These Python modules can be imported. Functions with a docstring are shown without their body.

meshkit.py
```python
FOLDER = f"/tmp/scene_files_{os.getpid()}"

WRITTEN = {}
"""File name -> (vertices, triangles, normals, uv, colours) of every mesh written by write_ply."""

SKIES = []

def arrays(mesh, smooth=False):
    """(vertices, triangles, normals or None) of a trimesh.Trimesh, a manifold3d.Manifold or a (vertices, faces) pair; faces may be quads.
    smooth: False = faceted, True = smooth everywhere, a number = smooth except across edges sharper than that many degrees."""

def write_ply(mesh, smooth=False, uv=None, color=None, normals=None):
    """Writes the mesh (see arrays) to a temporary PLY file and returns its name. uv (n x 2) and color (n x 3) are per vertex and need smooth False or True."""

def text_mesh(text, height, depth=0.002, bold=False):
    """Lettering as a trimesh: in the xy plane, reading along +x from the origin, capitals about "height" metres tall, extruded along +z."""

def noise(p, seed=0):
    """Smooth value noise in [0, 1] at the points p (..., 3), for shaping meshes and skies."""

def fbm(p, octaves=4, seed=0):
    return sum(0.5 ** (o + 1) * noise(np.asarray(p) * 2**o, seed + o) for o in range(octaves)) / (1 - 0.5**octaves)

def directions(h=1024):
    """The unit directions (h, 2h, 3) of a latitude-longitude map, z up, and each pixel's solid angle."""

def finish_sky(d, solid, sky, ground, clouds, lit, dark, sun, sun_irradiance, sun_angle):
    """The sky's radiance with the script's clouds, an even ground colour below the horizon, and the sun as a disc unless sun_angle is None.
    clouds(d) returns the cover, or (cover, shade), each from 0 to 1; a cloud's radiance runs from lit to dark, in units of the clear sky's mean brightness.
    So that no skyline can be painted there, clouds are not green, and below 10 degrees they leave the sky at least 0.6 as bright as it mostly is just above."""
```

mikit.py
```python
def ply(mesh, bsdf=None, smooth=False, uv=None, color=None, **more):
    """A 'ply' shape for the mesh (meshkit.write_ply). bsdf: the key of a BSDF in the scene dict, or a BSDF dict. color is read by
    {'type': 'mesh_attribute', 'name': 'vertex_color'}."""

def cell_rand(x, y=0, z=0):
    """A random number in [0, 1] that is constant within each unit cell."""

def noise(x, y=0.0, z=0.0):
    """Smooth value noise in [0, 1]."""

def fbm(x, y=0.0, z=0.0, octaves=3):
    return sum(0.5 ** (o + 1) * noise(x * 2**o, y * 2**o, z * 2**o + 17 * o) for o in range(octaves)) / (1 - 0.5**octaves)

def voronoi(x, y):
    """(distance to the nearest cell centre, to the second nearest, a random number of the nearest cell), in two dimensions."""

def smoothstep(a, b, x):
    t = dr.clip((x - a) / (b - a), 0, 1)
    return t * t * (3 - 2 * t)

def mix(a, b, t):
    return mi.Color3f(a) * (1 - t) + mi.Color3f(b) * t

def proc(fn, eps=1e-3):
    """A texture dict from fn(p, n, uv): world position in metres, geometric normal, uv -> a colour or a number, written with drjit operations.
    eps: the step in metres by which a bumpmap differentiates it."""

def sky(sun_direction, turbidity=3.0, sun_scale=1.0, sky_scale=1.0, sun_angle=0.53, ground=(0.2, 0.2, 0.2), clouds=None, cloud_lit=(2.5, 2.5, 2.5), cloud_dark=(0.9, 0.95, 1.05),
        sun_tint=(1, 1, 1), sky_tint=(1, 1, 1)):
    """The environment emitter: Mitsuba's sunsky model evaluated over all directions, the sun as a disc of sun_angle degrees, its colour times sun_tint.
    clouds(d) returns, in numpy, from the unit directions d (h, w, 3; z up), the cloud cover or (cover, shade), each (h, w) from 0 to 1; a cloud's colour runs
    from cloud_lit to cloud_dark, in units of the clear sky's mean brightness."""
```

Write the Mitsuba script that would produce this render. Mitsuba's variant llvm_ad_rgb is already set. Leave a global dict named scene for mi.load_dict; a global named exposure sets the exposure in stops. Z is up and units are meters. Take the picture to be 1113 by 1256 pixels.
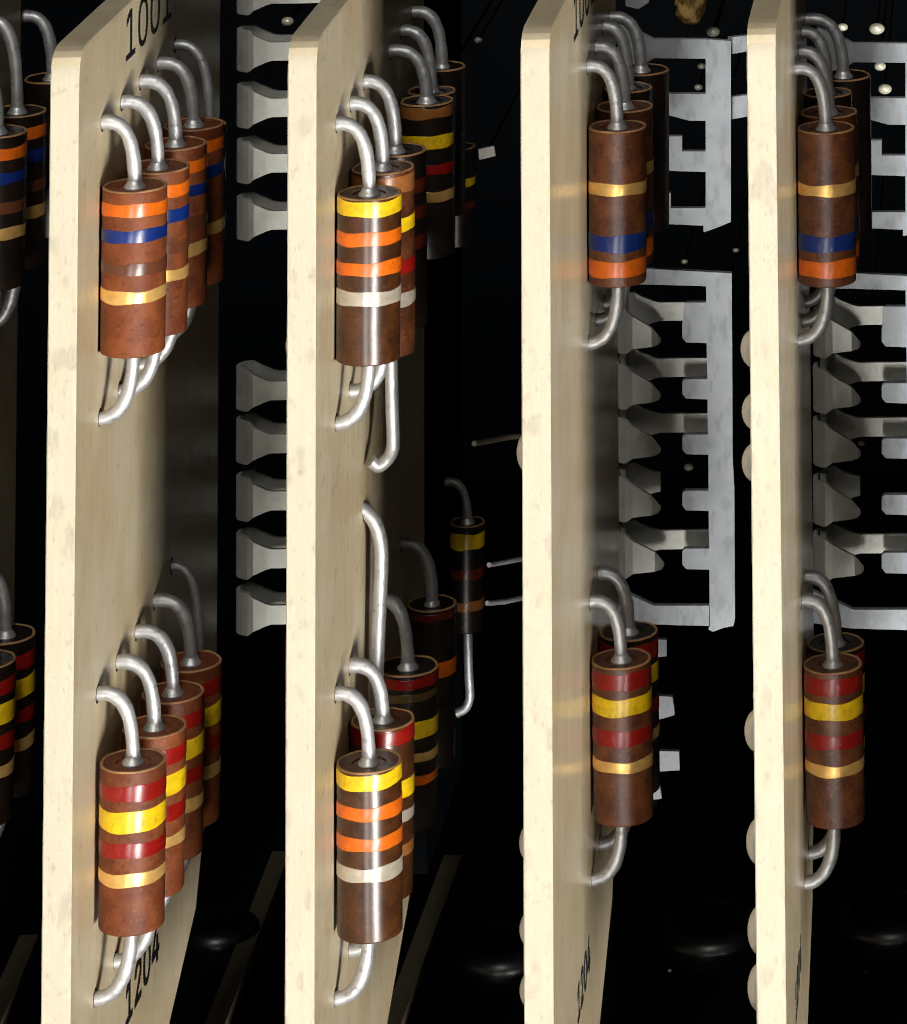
import math
import numpy as np, trimesh
from shapely.geometry import Polygon
import drjit as dr
import mitsuba as mi
import mikit, meshkit
from mikit import noise, fbm, smoothstep, mix, cell_rand, proc

# ------------------------------------------------------------------ camera, light, exposure
# Everything below is measured in millimetres (x right, y away, z up; the camera is the origin)
# and written out in metres, with the chassis floor at z = 0.
MM, FLOOR = 0.001, -112.0
F_PX, W_PX, H_PX = 4800.0, 1113.0, 1256.0       # focal length in photo pixels, photo size
CX, CY = 1170.0, -1525.0                        # principal point (strong lens shift: view camera)
PITCH, ROLL = 0.119, -0.0171
_F = np.array([0, math.cos(PITCH), math.sin(PITCH)])
_U0 = np.array([0, -math.sin(PITCH), math.cos(PITCH)])
_R0 = np.array([1.0, 0, 0])
_R = math.cos(ROLL) * _R0 + math.sin(ROLL) * _U0
_U = math.cos(ROLL) * _U0 - math.sin(ROLL) * _R0


def wm(p):
    """millimetres -> metres in the world"""
    return (np.asarray(p, float) - [0, 0, FLOOR]) * MM


exposure = 0.72
EYE = wm([0, 0, 0])
scene, labels = {}, {}
scene["camera"] = {
    "type": "perspective", "fov": math.degrees(2 * math.atan(W_PX / 2 / F_PX)), "fov_axis": "x",
    "principal_point_offset_x": -(CX - W_PX / 2) / W_PX, "principal_point_offset_y": -(CY - H_PX / 2) / H_PX,
    "near_clip": 0.02, "far_clip": 20.0,
    "to_world": mi.ScalarTransform4f().look_at(origin=EYE.tolist(), target=(EYE + _F).tolist(), up=_U.tolist()),
}
# studio lamps: (label, azimuth to the right, elevation, distance, width, height in mm, radiance)
LAMP_TARGET = np.array([-28.0, 225.0, -78.0])
LAMPS = [("tall softbox lamp in a black housing standing to the right of the boards", 29.5, -18.0, 560.0, 112.0, 180.0, 47.0),
         ("narrow strip lamp in a black housing standing low before the boards", -1.0, -16.0, 560.0, 85.0, 170.0, 13.0),
         ("square softbox lamp in a black housing hanging above the boards", -4.0, 42.0, 560.0, 150.0, 200.0, 10.0)]


# ------------------------------------------------------------------ helpers
def ray(px, py):
    return _F + _R * ((px - CX) / F_PX) - _U * ((py - CY) / F_PX)


def at(px, py, y):
    """the point at distance y behind the camera that the photo shows at (px, py)"""
    r = ray(px, py)
    return r * (y / r[1])


def on_face(x, px, py):
    r = ray(px, py)
    return r * (x / r[0])


def z_at(x, y, py):
    """height of the point (x, y, z) seen at picture row py"""
    k = (CY - py) / F_PX
    # (P.U) = k (P.F)
    a = _U[2] - k * _F[2]
    b = x * (_U[0] - k * _F[0]) + y * (_U[1] - k * _F[1])
    return -b / a


def x_at(y, z, px):
    k = (px - CX) / F_PX
    a = _R[0] - k * _F[0]
    return -(y * (_R[1] - k * _F[1]) + z * (_R[2] - k * _F[2])) / a


def key_for(name):
    n = sum(1 for k in used if k == name)
    used.append(name)
    return name if n == 0 else f"{name}_{n:03d}"


used = []


def thing(name, label, cat, group=None, kind=None):
    k = key_for(name)
    labels[k] = {"label": label, "category": cat}
    if group:
        labels[k]["group"] = group
    if kind:
        labels[k]["kind"] = kind
    return k


def part(parent, name, mesh, bsdf, smooth=30, label=None):
    k = key_for(parent + "__" + name)
    if isinstance(mesh, (tuple, list)):
        mesh = trimesh.Trimesh(mesh[0], mesh[1], process=False)
    m = mesh.copy()
    m.vertices = wm(m.vertices)
    scene[k] = mikit.ply(m, bsdf, smooth=smooth)
    if label:
        labels[k] = {"label": label}
    return k


def cat(ms):
    return trimesh.util.concatenate(ms)


def box(x0, x1, y0, y1, z0, z1):
    m = trimesh.creation.box([x1 - x0, y1 - y0, z1 - z0])
    m.apply_translation([(x0 + x1) / 2, (y0 + y1) / 2, (z0 + z1) / 2])
    return m


def lathe(profile, n=48, at_=(0, 0, 0)):
    m = trimesh.creation.revolve(np.array(profile, float), sections=n)
    m.apply_translation(at_)
    return m


def tube(path, radius, n=14, caps=True):
    p = np.array(path, float)
    r = np.broadcast_to(radius, len(p))
    t = np.gradient(p, axis=0)
    t /= np.linalg.norm(t, axis=1, keepdims=True)
    ref = np.array([0, 1.0, 0]) if abs(t[0] @ [0, 1, 0]) < 0.9 else np.array([1.0, 0, 0])
    a = np.cross(t[0], ref)
    a /= np.linalg.norm(a)
    vs = []
    ang = np.arange(n) * 2 * np.pi / n
    for i in range(len(p)):
        a = a - t[i] * (a @ t[i])
        a /= np.linalg.norm(a)
        b = np.cross(t[i], a)
        vs.append(p[i] + r[i] * (np.cos(ang)[:, None] * a + np.sin(ang)[:, None] * b))
    v = np.vstack(vs)
    f = []
    for i in range(len(p) - 1):
        for j in range(n):
            q = [i * n + j, i * n + (j + 1) % n, (i + 1) * n + (j + 1) % n, (i + 1) * n + j]
            f += [[q[0], q[1], q[2]], [q[0], q[2], q[3]]]
    if caps:
        v = np.vstack([v, p[:1], p[-1:]])
        m = len(v)
        for j in range(n):
            f.append([m - 2, (j + 1) % n, j])
            f.append([m - 1, (len(p) - 1) * n + j, (len(p) - 1) * n + (j + 1) % n])
    out = trimesh.Trimesh(v, f, process=False)
    if out.volume < 0:
        out.invert()
    return out


def bezier(p0, p1, p2, p3, n=22):
    t = np.linspace(0, 1, n)[:, None]
    p0, p1, p2, p3 = (np.array(q, float) for q in (p0, p1, p2, p3))
    return p0 * (1 - t) ** 3 + 3 * p1 * t * (1 - t) ** 2 + 3 * p2 * t * t * (1 - t) + p3 * t ** 3


def plate_px(pts, y, thick, r=0.0):
    """a flat plate that faces the viewer at depth y, its outline read off the photo"""
    xz = [at(px, py, y)[[0, 2]] for px, py in pts]
    g = Polygon(xz).buffer(0)
    if r:
        g = g.buffer(-r).buffer(2 * r).buffer(-r)
    m = trimesh.creation.extrude_polygon(g, thick, engine="earcut")
    v = m.vertices.copy()
    m.vertices = np.stack([v[:, 0], y + thick - v[:, 2], v[:, 1]], 1)
    m.fix_normals()
    return m


# ------------------------------------------------------------------ materials
def rgb(r, g, b):
    return {"type": "rgb", "value": [r, g, b]}


def srgb(r, g, b):
    c = np.array([r, g, b]) / 255.0
    return np.where(c <= 0.04045, c / 12.92, ((c + 0.055) / 1.055) ** 2.4).tolist()


def board_color(p, n, uv):
    q = p * 1000.0
    fib = fbm(q.x * 3 + 3, q.y * 2.2, q.z * 0.25, 3)
    blot = fbm(q.x * 0.5, q.y * 0.22, q.z * 0.16 + 9, 3)
    spot = smoothstep(0.80, 0.86, noise(q.x * 2, q.y * 1.6, q.z * 1.3))
    c = mix((0.73, 0.585, 0.355), (0.80, 0.68, 0.465), smoothstep(0.3, 0.7, blot))
    c = c * (0.93 + 0.14 * fib)
    return c * (1 - 0.10 * spot)


def board_bump(p, n, uv):
    q = p * 1000.0
    return fbm(q.x * 2, q.y * 1.5, q.z * 0.35, 3)


def edge_color(p, n, uv):
    q = p * 1000.0
    lay = fbm(q.x * 9, q.y * 2, q.z * 0.30, 2)
    blot = fbm(q.x * 0.8, q.y * 0.8, q.z * 0.35, 3)
    return mix((0.78, 0.68, 0.485), (0.84, 0.75, 0.565), blot) * (0.94 + 0.09 * lay) * (1 - 0.12 * smoothstep(0.68, 0.80, fbm(q.x * 4 + 0.7 * q.z, q.y * 4, q.z * 1.7 - 0.6 * q.x, 3))) * (1 - 0.16 * smoothstep(0.62, 0.8, fbm(q.x * 1.2 + 7, q.y, q.z * 0.5 + 3, 3)))


def edge_bump(p, n, uv):
    q = p * 1000.0
    return fbm(q.x * 12, q.y * 12, q.z * 2.5, 3)


def rough_plastic(color, alpha, ior=1.5, nonlinear=True):
    return {"type": "roughplastic", "distribution": "ggx", "alpha": alpha, "int_ior": ior, "nonlinear": nonlinear,
            "diffuse_reflectance": color}


scene["mat_board"] = {"type": "bumpmap", "arbitrary": proc(board_bump, eps=3e-5), "scale": 0.0000008,
                      "bsdf": rough_plastic(proc(board_color), 0.045, 1.17, False)}
scene["mat_board_matt"] = rough_plastic(proc(board_color), 0.17, 1.30, False)
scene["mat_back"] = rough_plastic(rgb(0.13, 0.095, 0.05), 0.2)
scene["mat_edge"] = {"type": "bumpmap", "arbitrary": proc(edge_bump, eps=3e-5), "scale": 0.00003,
                     "bsdf": rough_plastic(proc(edge_color), 0.35, 1.45, False)}


def body_color(a, b, speck):
    def fn(p, n, uv):
        q = p * 1000.0
        v = fbm(q.x * 1.3 + 5, q.y * 1.3, q.z * 0.9, 4)
        s = smoothstep(0.74, 0.82, noise(q.x * 7, q.y * 7, q.z * 6))
        d = smoothstep(0.72, 0.85, noise(q.x * 4 + 50, q.y * 4, q.z * 4))
        c = mix(a, b, smoothstep(0.3, 0.72, v))
        return mix(c * (1 - 0.22 * d), speck, 0.22 * s)
    return fn


def body_bump(p, n, uv):
    q = p * 1000.0
    return fbm(q.x * 6, q.y * 6, q.z * 5, 3)


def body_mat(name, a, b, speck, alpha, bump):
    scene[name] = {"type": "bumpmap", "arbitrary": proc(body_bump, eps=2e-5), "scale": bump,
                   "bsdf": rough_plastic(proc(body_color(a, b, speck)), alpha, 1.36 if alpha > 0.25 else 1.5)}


body_mat("mat_body_red", (0.25, 0.062, 0.016), (0.35, 0.098, 0.026), (0.42, 0.20, 0.08), 0.34, 0.00002)
body_mat("mat_body_brown", (0.085, 0.028, 0.008), (0.145, 0.050, 0.014), (0.25, 0.13, 0.06), 0.085, 0.000001)
body_mat("mat_body_tan", (0.15, 0.045, 0.017), (0.26, 0.085, 0.026), (0.45, 0.25, 0.10), 0.16, 0.000014)
body_mat("mat_body_red_2", (0.20, 0.048, 0.014), (0.29, 0.082, 0.023), (0.40, 0.20, 0.08), 0.30, 0.00002)
body_mat("mat_body_tan_2", (0.11, 0.032, 0.012), (0.20, 0.062, 0.020), (0.45, 0.25, 0.10), 0.13, 0.000012)
body_mat("mat_body_dark_shaded", (0.018, 0.011, 0.008), (0.032, 0.018, 0.011), (0.07, 0.05, 0.03), 0.12, 0.000006)  # near-black brown, with the shade of the deep bays in the colour


def paint_color(c):
    def fn(p, n, uv):
        q = p * 1000.0
        v = fbm(q.x * 2.0, q.y * 2.0, q.z * 2.4, 3)
        s = smoothstep(0.80, 0.9, noise(q.x * 8 + 11, q.y * 8, q.z * 8))
        return mi.Color3f(c) * (0.84 + 0.30 * v) * (1 - 0.18 * s) * (1 - 0.18 * smoothstep(0.62, 0.78, fbm(q.x * 5 + 3, q.y * 5, q.z * 2.5, 3)))
    return fn


PAINT = {"yellow": (0.86, 0.66, 0.018), "orange": (0.80, 0.235, 0.012), "red": (0.40, 0.013, 0.007), "blue": (0.008, 0.045, 0.27),
         "maroon": (0.20, 0.030, 0.014), "olive": (0.16, 0.10, 0.03), "tan": (0.46, 0.20, 0.055)}
for k_, c_ in PAINT.items():
    scene["mat_paint_" + k_] = rough_plastic(proc(paint_color(c_)), 0.085)
scene["mat_paint_gloss"] = rough_plastic(rgb(0.21, 0.072, 0.032), 0.09)


def gold_color(p, n, uv):
    q = p * 1000.0
    v = fbm(q.x * 2.5, q.y * 2.5, q.z * 3, 3)
    return mix((0.62, 0.34, 0.09), (0.86, 0.55, 0.18), v)


def silver_color(p, n, uv):
    q = p * 1000.0
    v = fbm(q.x * 2.5, q.y * 2.5, q.z * 3, 3)
    return mix((0.36, 0.31, 0.24), (0.52, 0.46, 0.37), v)


scene["mat_paint_gold"] = {"type": "principled", "base_color": proc(gold_color), "metallic": 0.55, "roughness": 0.33, "specular": 0.5}
scene["mat_paint_silver"] = {"type": "principled", "base_color": proc(silver_color), "metallic": 0.35, "roughness": 0.25, "specular": 0.5}


def rim_highlight_color(p, n, uv):
    q = p * 1000.0
    return mix((0.50, 0.28, 0.12), (0.72, 0.46, 0.22), fbm(q.x * 2.2, q.y * 2.2, q.z * 2, 3))


scene["mat_rim_highlight"] = rough_plastic(proc(rim_highlight_color), 0.25)


def lead_color(p, n, uv):
    q = p * 1000.0
    v = fbm(q.x * 3, q.y * 3, q.z * 2, 3)
    d = smoothstep(0.76, 0.86, noise(q.x * 3.6 + 31, q.y * 3.6, q.z * 3.2))
    return mix((0.45, 0.455, 0.46), (0.60, 0.60, 0.60), v) * (1 - 0.28 * d)


def lead_bump(p, n, uv):
    q = p * 1000.0
    return fbm(q.x * 5, q.y * 5, q.z * 3, 3)


scene["mat_lead"] = {"type": "bumpmap", "arbitrary": proc(lead_bump, eps=2e-5), "scale": 0.00002,
                     "bsdf": {"type": "principled", "base_color": proc(lead_color), "metallic": 0.72, "roughness": 0.48, "specular": 0.5}}


def comb_color(p, n, uv):
    q = p * 1000.0
    v = fbm(q.x * 0.7, q.y * 0.7, q.z * 0.7, 4)
    d = smoothstep(0.5, 0.8, fbm(q.x * 2.1, q.y * 1, q.z * 0.8 + 7, 3))
    return mix((0.28, 0.305, 0.325), (0.39, 0.415, 0.435), v) * (1 - 0.22 * d)


scene["mat_comb"] = {"type": "twosided", "bsdf": {"type": "principled", "base_color": proc(comb_color), "metallic": 0.35, "roughness": 0.42, "specular": 0.5}}


def leaf_color(p, n, uv):
    q = p * 1000.0
    v = fbm(q.x * 0.9, q.y * 0.9, q.z * 0.9, 4)
    return mix((0.43, 0.43, 0.38), (0.60, 0.60, 0.56), v)


scene["mat_leaf"] = {"type": "twosided", "bsdf": {"type": "principled", "base_color": proc(leaf_color), "metallic": 0.45, "roughness": 0.38, "specular": 0.5}}
scene["mat_tab"] = {"type": "principled", "base_color": rgb(0.15, 0.158, 0.17), "metallic": 0.3, "roughness": 0.45, "specular": 0.5}
scene["mat_solder"] = {"type": "principled", "base_color": rgb(0.56, 0.53, 0.47), "metallic": 0.5, "roughness": 0.4, "specular": 0.5}
scene["mat_bead"] = {"type": "principled", "base_color": rgb(0.62, 0.60, 0.46), "metallic": 0.3, "roughness": 0.35, "specular": 0.6}
scene["mat_ink"] = rough_plastic(rgb(0.012, 0.012, 0.012), 0.3)
scene["mat_hole"] = rough_plastic(rgb(0.03, 0.022, 0.012), 0.4)
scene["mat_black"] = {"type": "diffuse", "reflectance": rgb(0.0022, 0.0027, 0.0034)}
scene["mat_gloss_black"] = rough_plastic(rgb(0.004, 0.005, 0.0055), 0.12)


def rail_color(p, n, uv):
    q = p * 1000.0
    return mix((0.13, 0.11, 0.065), (0.20, 0.17, 0.105), fbm(q.x, q.y * 0.5, q.z, 3))


scene["mat_rail"] = rough_plastic(proc(rail_color), 0.3)

# ------------------------------------------------------------------ the studio lamp (outside the frame)
def quad(c, r, u, w, h):
    return trimesh.Trimesh([c - r * w / 2 - u * h / 2, c + r * w / 2 - u * h / 2, c + r * w / 2 + u * h / 2, c - r * w / 2 + u * h / 2],
                           [[0, 1, 2], [0, 2, 3]], process=False)


for lab_, az, el, dist, lw, lh, power in LAMPS:
    az, el = math.radians(az), math.radians(el)
    ldir = np.array([math.sin(az) * math.cos(el), -math.cos(az) * math.cos(el), math.sin(el)])
    lpos = LAMP_TARGET + dist * ldir
    lr = np.cross([0, 0, 1.0], ldir)
    lr /= np.linalg.norm(lr)
    lu = np.cross(ldir, lr)
    soft = thing("studio_lamp", lab_, "lamp")
    q = quad(lpos, lr, lu, lw, lh)
    if q.face_normals[0] @ ldir > 0:
        q.invert()                                   # it shines towards the boards
    k = part(soft, "diffuser", q, "mat_black", False)
    scene[k]["emitter"] = {"type": "area", "radiance": rgb(power, power * 0.975, power * 0.93)}
    hb = trimesh.creation.box([lw + 12, lh + 12, 60])
    M = np.eye(4)
    M[:3, 0], M[:3, 1], M[:3, 2], M[:3, 3] = lr, lu, ldir, lpos + ldir * 31.5
    hb.apply_transform(M)
    part(soft, "housing", hb, "mat_black", False)

# ------------------------------------------------------------------ setting: floor and back wall of the chassis
Y0 = 220.0                                       # front edges of the boards
part_floor = box(-120, 60, Y0 + 38, Y0 + 150, FLOOR - 2, FLOOR)


def structure(name, mesh, bsdf, smooth=False):
    k = key_for(name)
    m = mesh.copy()
    m.vertices = wm(m.vertices)
    scene[k] = mikit.ply(m, bsdf, smooth=smooth)
    labels[k] = {"kind": "structure"}
    return k


structure("floor", part_floor, "mat_black")
structure("back_wall", box(-130, 70, Y0 + 150.1, Y0 + 153, FLOOR - 20, 60), "mat_black")

# ------------------------------------------------------------------ circuit boards
DEPTH, THICK = 41.0, 1.57
FACES = {1: on_face_x for on_face_x in ()}


def face_x(px, py=640):
    return at(px, py, Y0)[0]


FACE = {1: face_x(92.0), 2: face_x(387.0), 3: face_x(676.5), 4: face_x(958.0)}
FACE[0] = FACE[1] - 12.9
FACE[5] = FACE[4] + 12.4
TOP = {0: 62, 1: 62, 2: 50, 3: 40, 4: 34, 5: 34}
BOARD_LABEL = {
    0: "circuit board mostly outside the frame, behind the resistors left of the leftmost front edge",
    1: "cream circuit board clearly marked 1204, leftmost with its front edge in view",
    2: "cream circuit board carrying the two glossy yellow topped resistors with white streaks",
    3: "cream circuit board right of the wide black gap, left of the whole comb brackets",
    4: "cream circuit board seen almost edge on, right of the whole comb brackets",
    5: "cream circuit board standing just outside the frame beyond the last bay",
}
board_key = {}


def outline(b):
    x = FACE[b]
    ztop = z_at(x, Y0, TOP[b])
    d = {2: 43.0}.get(b, DEPTH)
    # (depth, height) of the board's outline; the top front corner is cut, the foot rises to the back
    top = [(0, ztop - 1.9), (0.06, ztop - 1.3), (0.2, ztop - 0.85), (0.45, ztop - 0.48), (0.85, ztop - 0.22), (1.4, ztop - 0.06), (2.1, ztop)]
    return top + [(d, ztop + 0.1), (d, -92.0), (d - 6.5, -102.0), (21.0, -107.5), (0, -105.0)]


for b in (0, 1, 2, 3, 4, 5):
    bk = board_key[b] = thing("circuit_board", BOARD_LABEL[b], "circuit board", "row of cream circuit boards")
    o = outline(b)
    y0 = 0.12
    poly = Polygon([(max(d, y0), z) for d, z in o])
    m = trimesh.creation.extrude_polygon(poly, THICK - 0.02, engine="earcut")
    v = m.vertices.copy()
    m.vertices = np.stack([FACE[b] - 0.01 - v[:, 2], Y0 + v[:, 0], v[:, 1]], 1)
    m.fix_normals()
    part(bk, "panel", m, "mat_board" if b > 2 else "mat_board_matt", False)
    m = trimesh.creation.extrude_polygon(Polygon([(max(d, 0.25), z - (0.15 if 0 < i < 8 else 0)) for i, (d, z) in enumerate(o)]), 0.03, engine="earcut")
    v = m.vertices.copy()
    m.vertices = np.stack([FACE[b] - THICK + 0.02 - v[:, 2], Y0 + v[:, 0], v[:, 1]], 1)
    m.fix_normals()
    part(bk, "added_dark_back", m, "mat_back", False, label="added dark brown skin over the solder side")  # added skin, dark to cut the light bouncing between boards
    # the sawn front and top edge with broken arrises
    e = [o[-1]] + o[:8]
    cap = 0.10
    prof = [(-THICK, 0.14), (-THICK, 0.05), (-THICK + 0.06, 0), (-0.06, 0), (0, 0.05), (0, 0.14)]
    inner = [(0, 1), (0.14, 0), (0, 0), (0, 0), (0, 0)]
    vs, fs = [], []
    pts = np.array(e, float)
    tang = np.gradient(pts, axis=0)
    for i, (d, z) in enumerate(pts):
        if i == 0:
            nrm = np.array([1.0, 0])
        elif i == len(pts) - 1:
            nrm = np.array([0, -1.0])
        else:
            a = pts[i] - pts[i - 1]
            c = pts[i + 1] - pts[i]
            t = a / np.linalg.norm(a) + c / np.linalg.norm(c)
            t /= np.linalg.norm(t)
            nrm = np.array([t[1], -t[0]])
        for px_, q_ in prof:
            s = pts[i] + nrm * q_
            vs.append([FACE[b] + px_, Y0 + s[0], s[1]])
    n = len(prof)
    for i in range(len(pts) - 1):
        for j in range(n - 1):
            a0 = i * n + j
            fs += [[a0, a0 + 1, a0 + n + 1], [a0, a0 + n + 1, a0 + n]]
    m = trimesh.Trimesh(vs, fs, process=False)
    if m.face_normals[np.argmax(m.area_faces)][1] > 0.1:
        m.invert()
    part(bk, "front_edge", m, "mat_edge", 30)


def face_text(b, text, px, py, height, width_scale, name="number_marking"):
    m = meshkit.text_mesh(text, height, 0.03, bold=text == "1204")
    v = m.vertices.copy()
    p = on_face(FACE[b], px, py)
    m.vertices = np.stack([FACE[b] + v[:, 2] - 0.005, p[1] + v[:, 0] * width_scale, p[2] + v[:, 1]], 1)
    m.fix_normals()
    part(board_key[b], name, m, "mat_ink", False)


face_text(1, "1001", 152, 79, 2.7, 1.45)
face_text(1, "1204", 152, 1266, 2.2, 1.25)
face_text(3, "1001", 703, 55, 2.7, 1.45)
face_text(3, "1204", 708, 1262, 1.9, 1.15)
face_text(4, "1204", 976, 1262, 1.9, 1.15)

k = thing("added_dark_board", "added black panel that keeps the wide gap dark and carries the lone yellow banded resistor", "terminal board")
part(k, "panel", box(FACE[2] - 1.5, FACE[2], Y0 + 44, Y0 + 62, -104, -30), "mat_black", False)  # added near-black panel: holds the far resistors and stands in for shade

# solder joints on the far (left) sides of the boards
JOINTS = {1: [(420, 4), (565, 4)], 2: [(168, 4.5), (322, 4.5), (424, 4), (1040, 4.5), (1190, 4.5)], 3: [(555, 4), (1034, 4.5), (1140, 4.5), (1215, 4.5)],
          4: [(428, 4), (505, 4.5), (568, 4), (897, 4), (1033, 4.5), (1142, 5), (1212, 4.5)]}
JOINTS[5] = JOINTS[4]
for b, js in JOINTS.items():
    for i, (py, d) in enumerate(js):
        for kk in range(6):
            y = Y0 + d + 5.08 * kk
            x = FACE[b] - THICK
            z = z_at(x, Y0 + d, py)
            r = (1.0 if kk == 0 else 0.75) + 0.12 * math.sin(7 * i + 3 * kk + b)
            prof = [(0.0, 0.98 - 0.1 * (i % 2))]
            prof = [(r * math.cos(t), (0.74 if kk == 0 else 0.55) * math.sin(t)) for t in np.linspace(0, math.pi / 2, 8)]
            m = trimesh.creation.revolve(np.array(prof), sections=20)
            v = m.vertices.copy()
            m.vertices = np.stack([x - v[:, 2] + 0.01, y + v[:, 0], z + v[:, 1] * 1.1], 1)
            if m.vertex_normals[:, 0].mean() > 0:
                m.invert()
            part(board_key[b], "solder_joint", m, "mat_solder", True)

# ------------------------------------------------------------------ resistors
RES_N = [0]
TYPES = {
    "obg": [(.074, .155, "orange"), (.23, .31, "blue"), (.43, .505, "gloss"), (.596, .675, "gold")],
    "ryrg": [(.085, .185, "red"), (.24, .37, "yellow"), (.437, .53, "red"), (.62, .70, "gold")],
    "yoos": [(.012, .105, "yellow"), (.2, .285, "orange"), (.38, .465, "orange"), (.555, .645, "silver")],
    "gbo": [(.335, .415, "gold"), (.665, .775, "blue"), (.83, .94, "orange")],
    "ryrg3": [(.035, .145, "red"), (.19, .305, "yellow"), (.395, .495, "red"), (.59, .665, "gold")],
    "toro": [(.02, .115, "tan"), (.245, .33, "yellow"), (.475, .555, "red"), (.66, .73, "silver")],
    "dark3": [(.15, .22, "maroon"), (.30, .37, "maroon"), (.47, .54, "maroon")],
    "byrg": [(.015, .09, "tan"), (.20, .285, "yellow"), (.385, .455, "red"), (.56, .635, "gold")],
    "myw": [(.01, .10, "red"), (.31, .415, "yellow"), (.49, .55, "silver"), (.68, .75, "tan")],
    "dmo": [(.02, .09, "red"), (.12, .17, "olive"), (.30, .405, "yellow"), (.5, .56, "gold"), (.64, .70, "orange")],
    "far": [(.02, .07, "maroon"), (.33, .43, "orange")],
    "far2": [(.07, .22, "yellow"), (.40, .50, "maroon"), (.70, .79, "tan")],
    "far3": [(.30, .39, "yellow"), (.55, .62, "maroon")],
    "none": [],
}


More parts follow.
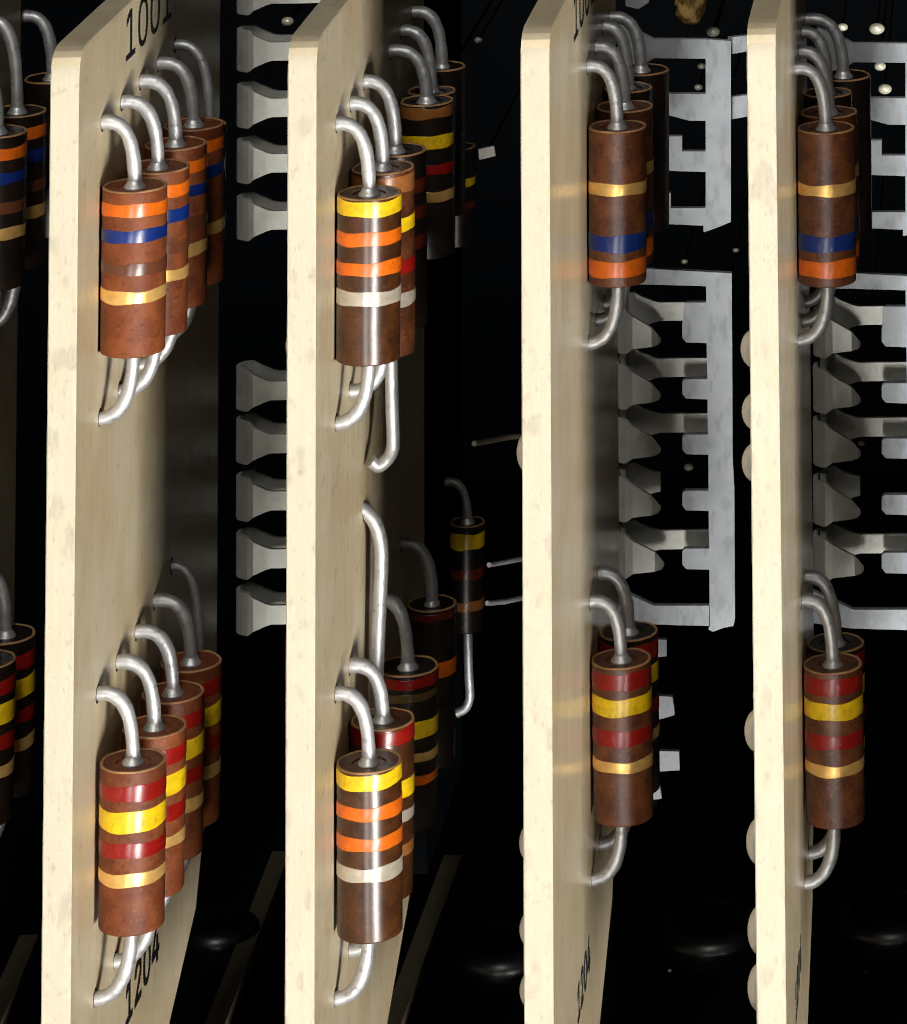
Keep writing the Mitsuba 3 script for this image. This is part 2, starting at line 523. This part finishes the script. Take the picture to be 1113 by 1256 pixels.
def resistor(b, d, cap_py, bot_py, bands, mat, label, hole_py=None, low_py=None, r=1.78, off=None, lean=0.0, dy=0.0, low_path=None, cat_="resistor", group=None):
    """body hanging upright beside the face of board b, d mm behind its front edge; rows give the heights of cap, foot and lead holes"""
    y = Y0 + d
    x = FACE[b] + (off if off is not None else r + 0.06)
    zt, zb = z_at(x, y, cap_py), z_at(x, y, bot_py)
    L = zt - zb
    k = thing("resistor", label, "resistor", group)
    rng = np.random.default_rng(100 + RES_N[0])
    RES_N[0] += 1
    lean = rng.uniform(-0.011, 0.011)
    if mat in ("mat_body_red", "mat_body_tan") and RES_N[0] % 2 == 0:
        mat += "_2"
    c = 0.10
    prof = [(0.0, 0.10), (0.55, 0.10), (0.60, 0.0), (r - c, 0), (r - 0.03, 0.03), (r, c)]
    prof += [(r, L * t) for t in (0.2, 0.4, 0.6, 0.8)]
    prof += [(r, L - c), (r - 0.03, L - 0.03), (r - c, L), (r - 0.22, L - 0.02), (0.95, L - 0.05), (0.90, L - 0.16), (0.62, L - 0.16), (0.0, L - 0.14)]
    M = trimesh.transformations.rotation_matrix(lean, [0, 1, 0], [0, 0, L])
    M2 = trimesh.transformations.translation_matrix([x, y, zb])
    T = M2 @ M

    def put(m):
        m.apply_transform(T)
        return m
    part(k, "body", put(lathe(prof, 56)), mat, 35)
    # end rim: thin uneven lip round the cap, edge highlight painted tan
    ang = np.arange(48) * 2 * np.pi / 48
    rr, vs, fs = [(r - 0.16, L - 0.015), (r - 0.10, L + 0.045), (r - 0.02, L + 0.035), (r + 0.012, L - 0.04)], [], []
    wob = 0.018 * np.sin(3 * ang + rng.uniform(0, 6)) + 0.012 * np.sin(7 * ang + rng.uniform(0, 6))
    for q_, (ra, za) in enumerate(rr):
        vs.append(np.stack([(ra + (wob if q_ < 3 else 0)) * np.cos(ang), (ra + (wob if q_ < 3 else 0)) * np.sin(ang), za + 0 * ang + (wob if q_ in (1, 2) else 0)], 1))
    vs = np.vstack(vs)
    for q_ in range(3):
        for j in range(48):
            a0, a1 = q_ * 48 + j, q_ * 48 + (j + 1) % 48
            fs += [[a0, a0 + 48, a1 + 48], [a0, a1 + 48, a1]]
    m = trimesh.Trimesh(vs, fs, process=False)
    if m.face_normals[len(fs) // 2][2] < 0:
        m.invert()
    part(k, "end_rim", put(m), "mat_rim_highlight", 40)
    for f0, f1, col in TYPES[bands]:
        z1, z0 = L * (1 - f0), L * (1 - f1)
        rb = r + 0.028
        j0, j1, ph = rng.uniform(-.05, .05, 3)
        # painted band, its edges a little wavy
        n_ = 56
        an = np.arange(n_) * 2 * np.pi / n_
        w0 = 0.038 * np.sin(2 * an + rng.uniform(0, 6)) + 0.028 * np.sin(5 * an + rng.uniform(0, 6))
        w1 = 0.038 * np.sin(2 * an + rng.uniform(0, 6)) + 0.028 * np.sin(5 * an + rng.uniform(0, 6))
        rows = [(r - 0.01, z0 + w0), (rb, z0 + 0.035 + w0), (rb, z1 - 0.035 + w1), (r - 0.01, z1 + w1)]
        vv = np.vstack([np.stack([ra * np.cos(an), ra * np.sin(an), za], 1) for ra, za in rows])
        ff = []
        for q_ in range(3):
            for j in range(n_):
                a0, a1 = q_ * n_ + j, q_ * n_ + (j + 1) % n_
                ff += [[a0, a1, a1 + n_], [a0, a1 + n_, a0 + n_]]
        part(k, "band", put(trimesh.Trimesh(vv, ff, process=False)), "mat_paint_" + col, 50, label={"gloss": "glossy brown"}.get(col, col) + " colour band")
    # leads
    wr = 0.385 if r > 1.45 else 0.3
    fx = FACE[b]
    xt, xb = x, x + math.sin(-lean) * L * 0

    def wob_r(n_):
        return wr * (1 + 0.05 * np.sin(np.linspace(0, 9, n_) + rng.uniform(0, 6)) + 0.025 * np.sin(np.linspace(0, 31, n_) + rng.uniform(0, 6)))
    if hole_py is not None:
        zh = z_at(fx, y, hole_py)
        o_ = x - fx
        path = bezier((fx - 0.35, y + dy, zh - 0.1), (fx + 0.75 * o_, y + dy, zh + 0.35), (x - 0.02, y + dy * .3, zt + 0.72 * (zh - zt)), (x, y, zt - 0.12), 26)
        col = lathe([(0.62, -0.13), (0.62, -0.06), (0.56, 0.02), (0.47, 0.13), (0.41, 0.28), (0.0, 0.30)] if r > 1.5 else [(.5, -.1), (.5, 0), (.32, .28), (0, .3)], 28, (x, y, zt))
        part(k, "lead", cat([tube(path, wob_r(26)), col]), "mat_lead", 40)
        ring = lathe([(0.0, 0.0), (0.49, 0.0), (0.49, 0.012), (0.0, 0.012)], 24)
        v = ring.vertices.copy()
        ring.vertices = np.stack([fx + v[:, 2], y + dy + v[:, 0], zh - 0.06 + v[:, 1]], 1)
        ring.fix_normals()
        if d < 44:
            part(board_key[b], "lead_hole", ring, "mat_hole", False)
    if low_path is not None:
        part(k, "lead", tube(low_path(x, y, zb), wr), "mat_lead", 40)
    elif low_py is not None:
        zl = z_at(fx, y, low_py)
        o_ = x - fx
        path = bezier((fx - 0.35, y, zl), (fx + 0.85 * o_, y, zl - 0.25), (x, y, zl + 0.55 * (zb - zl)), (x, y, zb + 0.1), 26)
        col = lathe([(0.0, -0.22), (0.44, -0.20), (0.56, -0.05), (0.62, 0.02), (0.62, 0.10)], 28, (x, y, zb))
        part(k, "lead", cat([tube(path, wob_r(26)), col]), "mat_lead", 40)
        ring = lathe([(0.0, 0.0), (0.49, 0.0), (0.49, 0.012), (0.0, 0.012)], 24)
        v = ring.vertices.copy()
        ring.vertices = np.stack([fx + v[:, 2], y + v[:, 0], zl + 0.05 + v[:, 1]], 1)
        ring.fix_normals()
        part(board_key[b], "lead_hole", ring, "mat_hole", False)
    return k


S = 5.08
RED, BROWN, TAN, DARK_SHADED = "mat_body_red", "mat_body_brown", "mat_body_tan", "mat_body_dark_shaded"
# board 1, upper row
U1 = "upper row of the leftmost board in view"
for i, (c, bt, h, lo) in enumerate([(228, 430, 150, 514), (205, 405, 125, 480), (177, 372, 100, 448), (153, 345, 78, 415), (152, 318, 55, None)]):
    resistor(1, 6 + S * i, c, bt, ["obg", "none"][i == 4], [RED, DARK_SHADED][i == 4], r=[1.78, 1.0][i == 4], off=1.84 + [0, .25, .25, .3, .3][i], label=["foremost orange, blue and gold banded resistor, upper row of the leftmost whole board",
             "second orange and blue banded resistor back in the leftmost whole board's upper row",
             "third orange and blue banded resistor back in the leftmost whole board's upper row",
             "fourth orange banded resistor back in the leftmost whole board's upper row",
             "bent lead of the hidden fifth resistor ending the leftmost whole board's upper row"][i], hole_py=h, low_py=lo, group="orange blue gold resistors of the leftmost board")
for i, (c, bt, h, lo) in enumerate([(934, 1134, 851, 1226), (892, 1090, 812, 1180), (850, 1045, 775, 1130), (812, 1005, 737, 1085), (776, 965, 694, None)]):
    if i == 4:
        continue
    resistor(1, 6 + S * i, c, bt, "ryrg", RED, off=1.98 + [0, .12, .15, .2][i], label=["foremost red, yellow, red and gold banded resistor, lower row of the leftmost whole board",
             "second red and yellow banded resistor back in the leftmost whole board's lower row",
             "third red and yellow banded resistor back in the leftmost whole board's lower row",
             "hindmost red and yellow banded resistor in the leftmost whole board's lower row"][i], hole_py=h, low_py=lo, group="red yellow red resistors of the leftmost board")
resistor(1, 6 + S * 4, 808, 960, "none", DARK_SHADED, "thin dark lead of the hidden part ending the leftmost whole board's lower row", 694, None, r=1.0, off=1.7)
# board 2, upper row
resistor(2, 7, 237, 440, "yoos", BROWN, "foremost glossy yellow, orange, orange and silver banded resistor, upper row of the second board", 152, 520)
resistor(2, 7 + S, 206, 432, "toro", TAN, "resistor with tan band round its top, directly behind the upper yellow topped one", 127, 480)


def hairpin(x, y, zb):
    p = [at(479, 452, y), at(481, 500, y), at(483, 548, y), at(478, 562, y + .2), at(465, 574, y + .2), at(455, 566, y)]
    p[0] = np.array([p[0][0], y, zb + 0.1])
    pts = np.array(p)
    t = np.linspace(0, len(pts) - 1, 40)
    out = np.stack([np.interp(t, range(len(pts)), pts[:, j]) for j in range(3)], 1)
    for _ in range(6):
        out[1:-1] = (out[:-2] + 2 * out[1:-1] + out[2:]) / 4
    return out


resistor(2, 7 + 2 * S, 185, 400, "dark3", DARK_SHADED, "blackish resistor with faint dark red bands and a pale hairpin lower lead", 100, None, low_path=hairpin)
resistor(2, 7 + 4 * S, 124, 312, "byrg", DARK_SHADED, "dark resistor with yellow, red and gold bands standing clear behind the second board's upper row", 63, None, r=1.6, off=2.3)
resistor(2, 7 + 5 * S, 112, 290, "none", DARK_SHADED, "unbanded dark resistor with a bright bent lead, second last in the second board's upper row", 38, None, r=1.5, off=1.9)
resistor(2, 7 + 6 * S, 82, 262, "none", DARK_SHADED, "hindmost dark resistor in the second board's upper row, its lead at the picture's top", 15, None, r=1.5, off=1.9)
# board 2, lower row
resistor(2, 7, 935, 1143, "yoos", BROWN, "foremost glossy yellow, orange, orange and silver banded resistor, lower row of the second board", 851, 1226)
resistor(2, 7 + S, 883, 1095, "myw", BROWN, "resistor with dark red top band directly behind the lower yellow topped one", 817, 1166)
resistor(2, 7 + 3 * S, 818, 1010, "dmo", DARK_SHADED, "dark resistor with red top band and thin bright streak, second board's lower row", 735, None)
resistor(2, 7 + 5 * S, 741, 935, "far", DARK_SHADED, "dark resistor with one red-orange band deep behind the second board's lower row", 668, None, r=1.5, off=1.9)


def far_lead(x, y, zb):
    p = np.array([[x, y, zb + .1], at(575, 830, y), at(577, 856, y), at(572, 870, y), at(560, 876, y)])
    t = np.linspace(0, 4, 30)
    out = np.stack([np.interp(t, range(5), p[:, j]) for j in range(3)], 1)
    for _ in range(4):
        out[1:-1] = (out[:-2] + 2 * out[1:-1] + out[2:]) / 4
    return out


resistor(2, 53, 641, 772, "far2", DARK_SHADED, "small black resistor with yellow, red and brown bands alone in the wide black gap", 592, None, r=1.15, off=1.5, low_path=far_lead)
resistor(2, 48, 180, 300, "far3", DARK_SHADED, "nearly black resistor in the wide black gap, a scrap of yellow band catching light", 110, None, r=1.2, off=1.5)


def long_lead():
    y = Y0 + 7 + 2 * S
    p = np.array([on_face(FACE[2], 441, 634), at(449, 628, y), at(460, 640, y), at(468, 665, y), at(468, 700, y), at(465, 760, y), at(463, 800, y), at(462, 840, y), at(462, 900, y)])
    p[0][1] = y
    p[0][0] = FACE[2] - 0.3
    t = np.linspace(0, len(p) - 1, 60)
    out = np.stack([np.interp(t, range(len(p)), p[:, j]) for j in range(3)], 1)
    for _ in range(10):
        out[1:-1] = (out[:-2] + 2 * out[1:-1] + out[2:]) / 4
    return out


jw = thing("jumper_wire", "long pale wire bent down from a hole halfway up the second board", "wire")
part(jw, "wire", tube(long_lead(), 0.41), "mat_lead", 40)
# board 3
U3 = 21.5
resistor(3, U3, 155.5, 345, "gbo", TAN, "foremost gold, blue and orange banded resistor left of the upper comb bracket", 81, 422, r=1.72)
resistor(3, U3 + S, 131, 322, "gbo", TAN, "second resistor back left of the upper comb bracket, little but its cap showing", 58, 393, r=1.72, dy=0.0)
resistor(3, U3 + 2 * S, 108, 298, "none", DARK_SHADED, "third resistor back left of the upper comb bracket, hidden but for its lead", 33, 373, r=1.5)
resistor(3, U3 + 3 * S, 86, 280, "none", DARK_SHADED, "dark resistor with tall arched lead touching the upper comb bracket's short fingers", 22, None, r=1.78, off=1.95)
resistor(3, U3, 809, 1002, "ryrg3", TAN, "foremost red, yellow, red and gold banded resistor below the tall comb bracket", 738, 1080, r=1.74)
resistor(3, U3 + S, 775, 968, "ryrg3", DARK_SHADED, "second resistor back in the lower row below the large comb bracket, its round cap showing", 704, 1036, r=1.74)
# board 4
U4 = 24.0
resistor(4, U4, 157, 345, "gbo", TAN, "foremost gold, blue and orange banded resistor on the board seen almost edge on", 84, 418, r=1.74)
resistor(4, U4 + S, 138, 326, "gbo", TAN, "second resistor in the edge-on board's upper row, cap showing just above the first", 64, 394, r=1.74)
resistor(4, U4 + 2 * S, 114, 300, "none", DARK_SHADED, "third resistor in the edge-on board's upper row, hidden but for its lead", 40, 371, r=1.5)
resistor(4, U4 + 3 * S, 93, 285, "none", DARK_SHADED, "dark resistor with arched lead, hindmost in the edge-on board's upper row", 24, None, r=1.74, off=2.4)
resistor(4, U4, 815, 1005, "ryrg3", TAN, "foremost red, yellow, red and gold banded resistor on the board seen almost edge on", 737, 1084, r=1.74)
resistor(4, U4 + S, 789, 982, "ryrg3", DARK_SHADED, "second resistor in the edge-on board's lower row, olive cap behind the first", 708, 1047, r=1.74)
# board 0 (its resistors peep in at the side, shade put into their bodies)
resistor(0, 27.5, 162, 350, "obg", DARK_SHADED, "resistor cut by the picture's edge, broad orange band below its cap, upper row", 80, 420)
resistor(0, 32.5, 137, 325, "obg", DARK_SHADED, "orange banded resistor just left of the leftmost front edge, upper row", 25, 400)
resistor(0, 42.0, 96, 285, "none", DARK_SHADED, "dark resistor with a thick arched lead partly behind the leftmost board's front edge, top corner", 20, None)
resistor(0, 26.0, 810, 1005, "ryrg", DARK_SHADED, "resistor cut by the picture's edge, yellow band over red, lower row", 735, 1080)
resistor(0, 31.0, 779, 970, "ryrg", DARK_SHADED, "dark resistor with olive cap beside the leftmost board's front edge, lower row", 700, 1040)

# ------------------------------------------------------------------ edge connectors behind the boards
YC = Y0 + 53.0


def spring(nose, zmid, y, depth=2.3, x_end=8.0, half=0.60, flare=1.36, tip=None, front=True, back=True):
    """one bent contact leaf: a strip folded like a hairpin in plan, flared where it grips the board"""
    t = 0.30
    if tip is None:
        fr = [(x_end, 0.0, half), (2.4, 0.0, half), (2.05, 0.0, half + 0.10), (1.2, 0.02, flare - 0.30), (0.85, 0.12, flare), (0.5, 0.32, flare)]
    else:
        fr = [(tip, 0.25, 0.12), (tip - 0.12, 0.12, 0.32), (tip - 0.5, 0.0, 0.62), (1.2, 0.0, 1.05), (0.75, 0.1, flare), (0.45, 0.3, flare)]
    ns = [(0.15, 0.62, flare), (0.0, 1.0, flare - .02), (0.04, depth - 0.75, flare - .03), (0.3, depth - 0.25, flare - .04)]
    bk = [(0.8, depth, flare - 0.05), (1.2, depth + 0.02, flare - 0.28), (2.1, depth, half + 0.08), (2.5, depth, half), (x_end, depth, half)]
    path = (fr if front else []) + ns + (bk if back else [])
    p = np.array([(a, b) for a, b, _ in path])
    h = np.array([c for *_, c in path])
    tg = np.gradient(p, axis=0)
    tg /= np.linalg.norm(tg, axis=1, keepdims=True)
    nr = np.stack([-tg[:, 1], tg[:, 0]], 1)
    a, b = p + nr * t / 2, p - nr * t / 2
    vs, fs = [], []
    droop = np.zeros(len(p))
    if tip is not None and front:
        droop[:3] = [-0.55, -0.5, -0.3]
    for i in range(len(p)):
        for q_, s in ((a[i], 1), (b[i], 1), (b[i], -1), (a[i], -1)):
            vs.append([nose + q_[0], y + q_[1], zmid + s * h[i] + droop[i]])
    for i in range(len(p) - 1):
        for j in range(4):
            q_ = [i * 4 + j, i * 4 + (j + 1) % 4, (i + 1) * 4 + (j + 1) % 4, (i + 1) * 4 + j]
            fs += [[q_[0], q_[1], q_[2]], [q_[0], q_[2], q_[3]]]
    e = len(p) - 1
    fs += [[0, 2, 1], [0, 3, 2], [e * 4, e * 4 + 1, e * 4 + 2], [e * 4, e * 4 + 2, e * 4 + 3]]
    m = trimesh.Trimesh(vs, fs, process=False)
    if m.volume < 0:
        m.invert()
    return m


def connector(label, dx, upper, mids, tips=None):
    """dx: shift in picture columns relative to the connector behind board 3"""
    k = thing("edge_connector", label, "connector", "grey edge connectors behind the boards")
    return k


def zc(px, py, y=YC):
    return at(px, py, y)[2]


# behind board 1
k = thing("edge_connector", "upper group of grey flared spring contacts between the two leftmost front edges", "connector")
for py in (-6, 64, 133, 201, 271):
    part(k, "contact", spring(at(290, py, YC)[0], zc(310, py), YC, x_end=7.5), "mat_leaf", False)
part(k, "block", plate_px([(395, -60), (425, -60), (425, 300), (395, 300)], YC + 0.4, 2.4), "mat_black", False)
k = thing("edge_connector", "lower group of grey flared spring contacts between the two leftmost front edges", "connector")
for py in (480, 545, 615, 686, 755):
    part(k, "contact", spring(at(289, py, YC)[0], zc(310, py), YC, x_end=7.5), "mat_leaf", False)
part(k, "block", plate_px([(395, 440), (425, 440), (425, 790), (395, 790)], YC + 0.4, 2.4), "mat_black", False)


def bracket(dx, dy, lab_up, lab_lo):
    Y = YC
    P = lambda pts: [(a + dx, b + dy) for a, b in pts]
    k = thing("edge_connector", lab_up, "connector")
    part(k, "spine", plate_px(P([(866, 49), (897, 51), (897, 273), (880, 280), (863, 286), (863, 278), (866, 278)]), Y, 0.5, r=0.07), "mat_comb", False)
    part(k, "finger", plate_px(P([(758, 30), (787, 41), (802, 49), (868, 49), (868, 73), (803, 72), (787, 81), (758, 90)]), Y + .02, 0.5), "mat_comb", False)
    part(k, "finger", plate_px(P([(790, 116), (868, 116), (868, 149), (846, 149), (828, 144), (812, 140), (790, 140)]), Y + .02, 0.5), "mat_comb", False)
    part(k, "finger", plate_px(P([(790, 168), (837, 168), (837, 186.5), (868, 186.5), (868, 212), (813, 210), (790, 210)]), Y + .02, 0.5), "mat_comb", False)
    part(k, "finger", plate_px(P([(790, 237), (823, 238), (823, 256), (868, 256), (868, 278), (806, 275), (790, 280)]), Y + .02, 0.5), "mat_comb", False)
    for y0_, y1_ in ((47, 68), (120, 148)):
        part(k, "stub", plate_px(P([(893, y0_), (921, y0_ - 3), (921, y1_ - 5), (893, y1_)]), Y + 1.2, 0.5), "mat_comb", False)
    part(k, "block", plate_px(P([(872, 56), (893, 56), (893, 270), (872, 270)]), Y + 0.62, 2.6), "mat_black", False)
    k = thing("edge_connector", lab_lo, "connector")
    part(k, "spine", plate_px(P([(866, 334.5), (898, 336), (899, 560), (901, 600), (902, 760), (900, 769), (888, 771), (875, 776), (869, 773), (871, 769), (869, 560)]), Y, 0.5, r=0.07), "mat_comb", False)
    part(k, "finger", plate_px(P([(770, 328), (820, 332), (868, 334.5), (868, 352), (800, 350), (770, 350)]), Y + .02, 0.5), "mat_comb", False)
    part(k, "finger", plate_px(P([(750, 720), (777, 732), (802, 744), (870, 744), (870, 769), (800, 767), (750, 760)]), Y + .02, 0.5), "mat_comb", False)
    for a, b_ in ((396, 421), (466, 490), (534, 558), (603, 627), (674, 699)):
        part(k, "tooth", plate_px(P([(840, a - (24 if a == 396 else 0)), (873, a - (24 if a == 396 else 0)), (873, b_ + 1), (842, b_), (837, b_ - 6), (837, a + 3)]), Y + .02, 0.5, r=0.12), "mat_comb", False)
    for i, py in enumerate((407, 475, 541, 613, 682)):
        x = at(755 + dx, py + dy, Y)[0]
        part(k, "contact", spring(x, zc(785 + dx, py + dy), Y - .3, tip=2.95 + 0.2 * (i == 4), depth=2.6, back=False, flare=1.4), "mat_leaf", False)
    for py in (383, 452, 520, 592, 663):
        x = at(765 + dx, py + dy, Y + 2.6)[0]
        part(k, "contact", spring(x, zc(785 + dx, py + dy, Y + 2.6), Y + 0.4, depth=2.2, x_end=5.9 if py != 592 else 2.2, front=False, flare=1.3), "mat_leaf", False)
    part(k, "block", plate_px(P([(874, 345), (895, 345), (895, 765), (874, 765)]), Y + 3.2, 1.6), "mat_black", False)
    return k


bracket(0, 0, "upper grey comb bracket with four fingers, wholly visible beside an arched lead", "tall grey comb bracket with square teeth and pointed contacts, wholly visible")
bracket(245, 5, "upper grey comb bracket cut by the picture's right side", "tall grey comb bracket cut by the picture's right side, its contacts dim")
TABS = [([(800, 785), (818, 786), (818, 806), (800, 808)]), ([(800, 854), (825, 856), (828, 878), (815, 882), (800, 886)]),
        ([(800, 922), (833, 923), (834, 946), (800, 948)]), ([(800, 966), (808, 957), (812, 981), (800, 982)])]
k = thing("terminal_strip", "short grey tabs one above another beside the lower resistor, below the tall comb bracket", "terminal strip")
for t in TABS:
    part(k, "tab", plate_px(t, YC + 1.0, 0.4, r=0.06), "mat_tab", False)
part(k, "block", plate_px([(788, 775), (806, 775), (806, 990), (788, 990)], YC + 1.5, 2.0), "mat_black", False)

# ------------------------------------------------------------------ chassis floor: guide rails, grommets
for i, (a, b_, lab) in enumerate([((345, 1045), (262, 1262), "olive guide rail on the black floor between the first two boards"),
                                  ((556, 1050), (478, 1262), "dim guide rail on the black floor in the wide gap beside the second board"),
                                  ((36, 1148), (-20, 1275), "dim guide rail in the picture's lower corner left of the leftmost board")]):
    r0, r1 = ray(*a), ray(*b_)
    zt = FLOOR + 1.2
    p0, p1 = r0 * (zt / r0[2]), r1 * (zt / r1[2])
    d = (p0 - p1) / np.linalg.norm(p0 - p1)
    nrm = np.array([d[1], -d[0], 0])
    w = 0.62
    foot = np.array([p1 + nrm * w, p1 - nrm * w, p0 - nrm * w, p0 + nrm * w])
    m = trimesh.creation.extrude_polygon(Polygon(foot[:, :2]), 1.2, engine="earcut")
    m.apply_translation([0, 0, FLOOR + 0.004])
    k = thing("guide_rail", lab, "rail")
    part(k, "strip", m, "mat_rail", False)
for px, py, rad, lab in [(872, 1146, 2.2, "glossy black ring on the floor of the bay below the tall comb bracket"), (1092, 1132, 2.2, "glossy black ring on the floor of the last bay by the picture's side"),
                         (270, 1146, 1.2, "glossy black ring on the floor half behind the second board"), (616, 1172, 1.8, "small glossy black ring on the floor of the wide black gap")]:
    r0 = ray(px, py)
    p = r0 * ((FLOOR + 1.0) / r0[2])
    k = thing("grommet", lab, "grommet")
    q_ = [(rad + .55 + .9 * math.cos(t), .9 * math.sin(t)) for t in np.linspace(0, math.pi / 2, 12)]
    part(k, "rim", lathe([(rad + 1.45, -1.0)] + q_ + [(rad + .45, .9), (rad + .40, .6)], 64, p), "mat_gloss_black", 40)
    part(k, "plug", lathe([(rad + .41, 0.885), (rad - 1.0, 0.87), (0, 0.87)], 40, p), "mat_black", False)
# ------------------------------------------------------------------ small bright things deep in the gaps
BEADS = [(587, 50, 290, .25, "tiny bead glinting high in the wide black gap, topmost of its three"),
         (557, 79, 270, .22, "tiny bead glinting high in the wide black gap, middle of its three"),
         (545, 97, 268, .22, "tiny bead glinting high in the wide black gap, lowest of its three"),
         (875, 40, 300, .42, "whitish solder bead just above the upper whole comb bracket's corner"),
         (861, 82, 300, .26, "small bright bead seen between the top two fingers of the whole upper bracket"),
         (857, 108, 300, .26, "dim bead lying on the second finger of the whole upper bracket"),
         (1076, 36, 300, .48, "large pale bead above the cut upper bracket, near the picture's corner"),
         (1034, 34, 298, .33, "pale bead beside the arched leads of the edge-on board, above the bracket"),
         (1080, 82, 298, .36, "upper of two pale beads between the cut bracket's top bars"),
         (1086, 110, 298, .42, "lower of two pale beads between the cut bracket's top bars"),
         (840, 322, 296, .2, "tiny bright bead just above the tall whole comb bracket"),
         (903, 308, 300, .2, "tiny bead between the two whole brackets, beside the edge-on board's front edge"),
         (353, 27, 285, .36, "round bright bead in the first gap, beside the second board's top corner"),
         (1057, 545, 285, .2, "tiny bright bead between contacts of the cut tall bracket"),
         (845, 574, 285, .28, "blurred bead between teeth of the whole tall bracket"),
         (565, 637, 296, .15, "tiny bead over the lone yellow banded resistor in the black gap"),
         (553, 578, 300, .16, "tiny bead floating dimly midway down the wide black gap"),
         (822, 1192, 268, .12, "tiny bead on the floor below the whole tall bracket, left of its pair"),
         (844, 1208, 268, .24, "elongated bead on the floor below the whole tall bracket, right of its pair"),
         (1062, 1196, 268, .2, "small bead on the floor of the last bay, upper of its pair"),
         (1058, 1222, 268, .16, "small bead on the floor of the last bay, lower of its pair"),
         (597, 1141, 280, .18, "small dim bead low in the wide black gap above the rail")]
for px, py, y, r, lab_ in BEADS:
    k = thing("solder_bead", lab_, "solder bead", "solder beads deep in the gaps")
    m = trimesh.creation.icosphere(2, r)
    m.vertices *= [1.2, 1, 0.85]
    p = at(px, py, y)
    m.apply_translation(p)
    st = tube([p + [0, 0.1, 0], [p[0], Y0 + 150.05, p[2]]], 0.08, 6)
    part(k, "bead", m, "mat_bead", True)
    part(k, "pin", st, "mat_black", False)

# bare wires, a tab and a fibrous plug deep in the gaps
for pts, y, r, lab in [([(600, 694), (622, 690), (648, 685), (700, 680)], 285, .17, "upper of two bright bare wire ends crossing the wide black gap"),
                       ([(598, 741), (620, 739), (648, 733), (700, 728)], 285, .17, "lower of two bright bare wire ends crossing the wide black gap"),
                       ([(582, 545), (604, 541), (626, 537), (700, 530)], 300, .2, "dull bare wire end midway down the wide black gap")]:
    p = np.array([at(a, b_, y + 6 * i) for i, (a, b_) in enumerate(pts)])
    k = thing("bare_wire", lab, "wire")
    part(k, "wire", tube(p, r, 10), "mat_rail" if r > .19 else "mat_lead", 40)
k = thing("metal_tab", "small pale tilted tab high in the wide black gap", "metal tab")
part(k, "blade", plate_px([(587, 184), (606, 180), (608, 192), (588, 197)], 290, 0.3), "mat_solder", False)
part(k, "stem", tube([at(597, 189, 290) + [0, .2, 0], at(597, 189, 290) + [0, 80.0, 0]], 0.1, 6), "mat_black", False)


def cork_color(p, n, uv):
    q = p * 1000.0
    return mix((0.10, 0.055, 0.018), (0.42, 0.27, 0.09), smoothstep(0.35, 0.7, fbm(q.x * 3, q.y * 3, q.z * 1.2, 3)))


scene["mat_cork"] = {"type": "diffuse", "reflectance": proc(cork_color)}
k = thing("cord", "brown fibrous cord end hanging at the picture's top above the whole comb brackets", "cord")
p = [at(850, -60, 292), at(850, -20, 292), at(848, 5, 292), at(846, 22, 292), at(845, 29, 292)]
t_ = np.linspace(0, 4, 24)
p = np.stack([np.interp(t_, range(5), np.array(p)[:, j]) for j in range(3)], 1)
m = tube(p, np.interp(t_, [0, 2, 3.3, 4], [1.1, 1.15, .9, .35]), 20)
m.vertices += 0.16 * (meshkit.noise(m.vertices * 2.5)[:, None] - .5) * 2
part(k, "fibres", m, "mat_cork", 50)
k = thing("contact_plate", "grey plate cut by the picture's top above the arched leads and whole bracket", "plate")
part(k, "blade", plate_px([(765, -30), (797, -30), (796, 4), (783, 12), (768, 8)], YC + 1, 0.4), "mat_comb", False)
part(k, "block", plate_px([(770, -40), (790, -40), (790, -2), (770, -2)], YC + 1.5, 2.0), "mat_black", False)
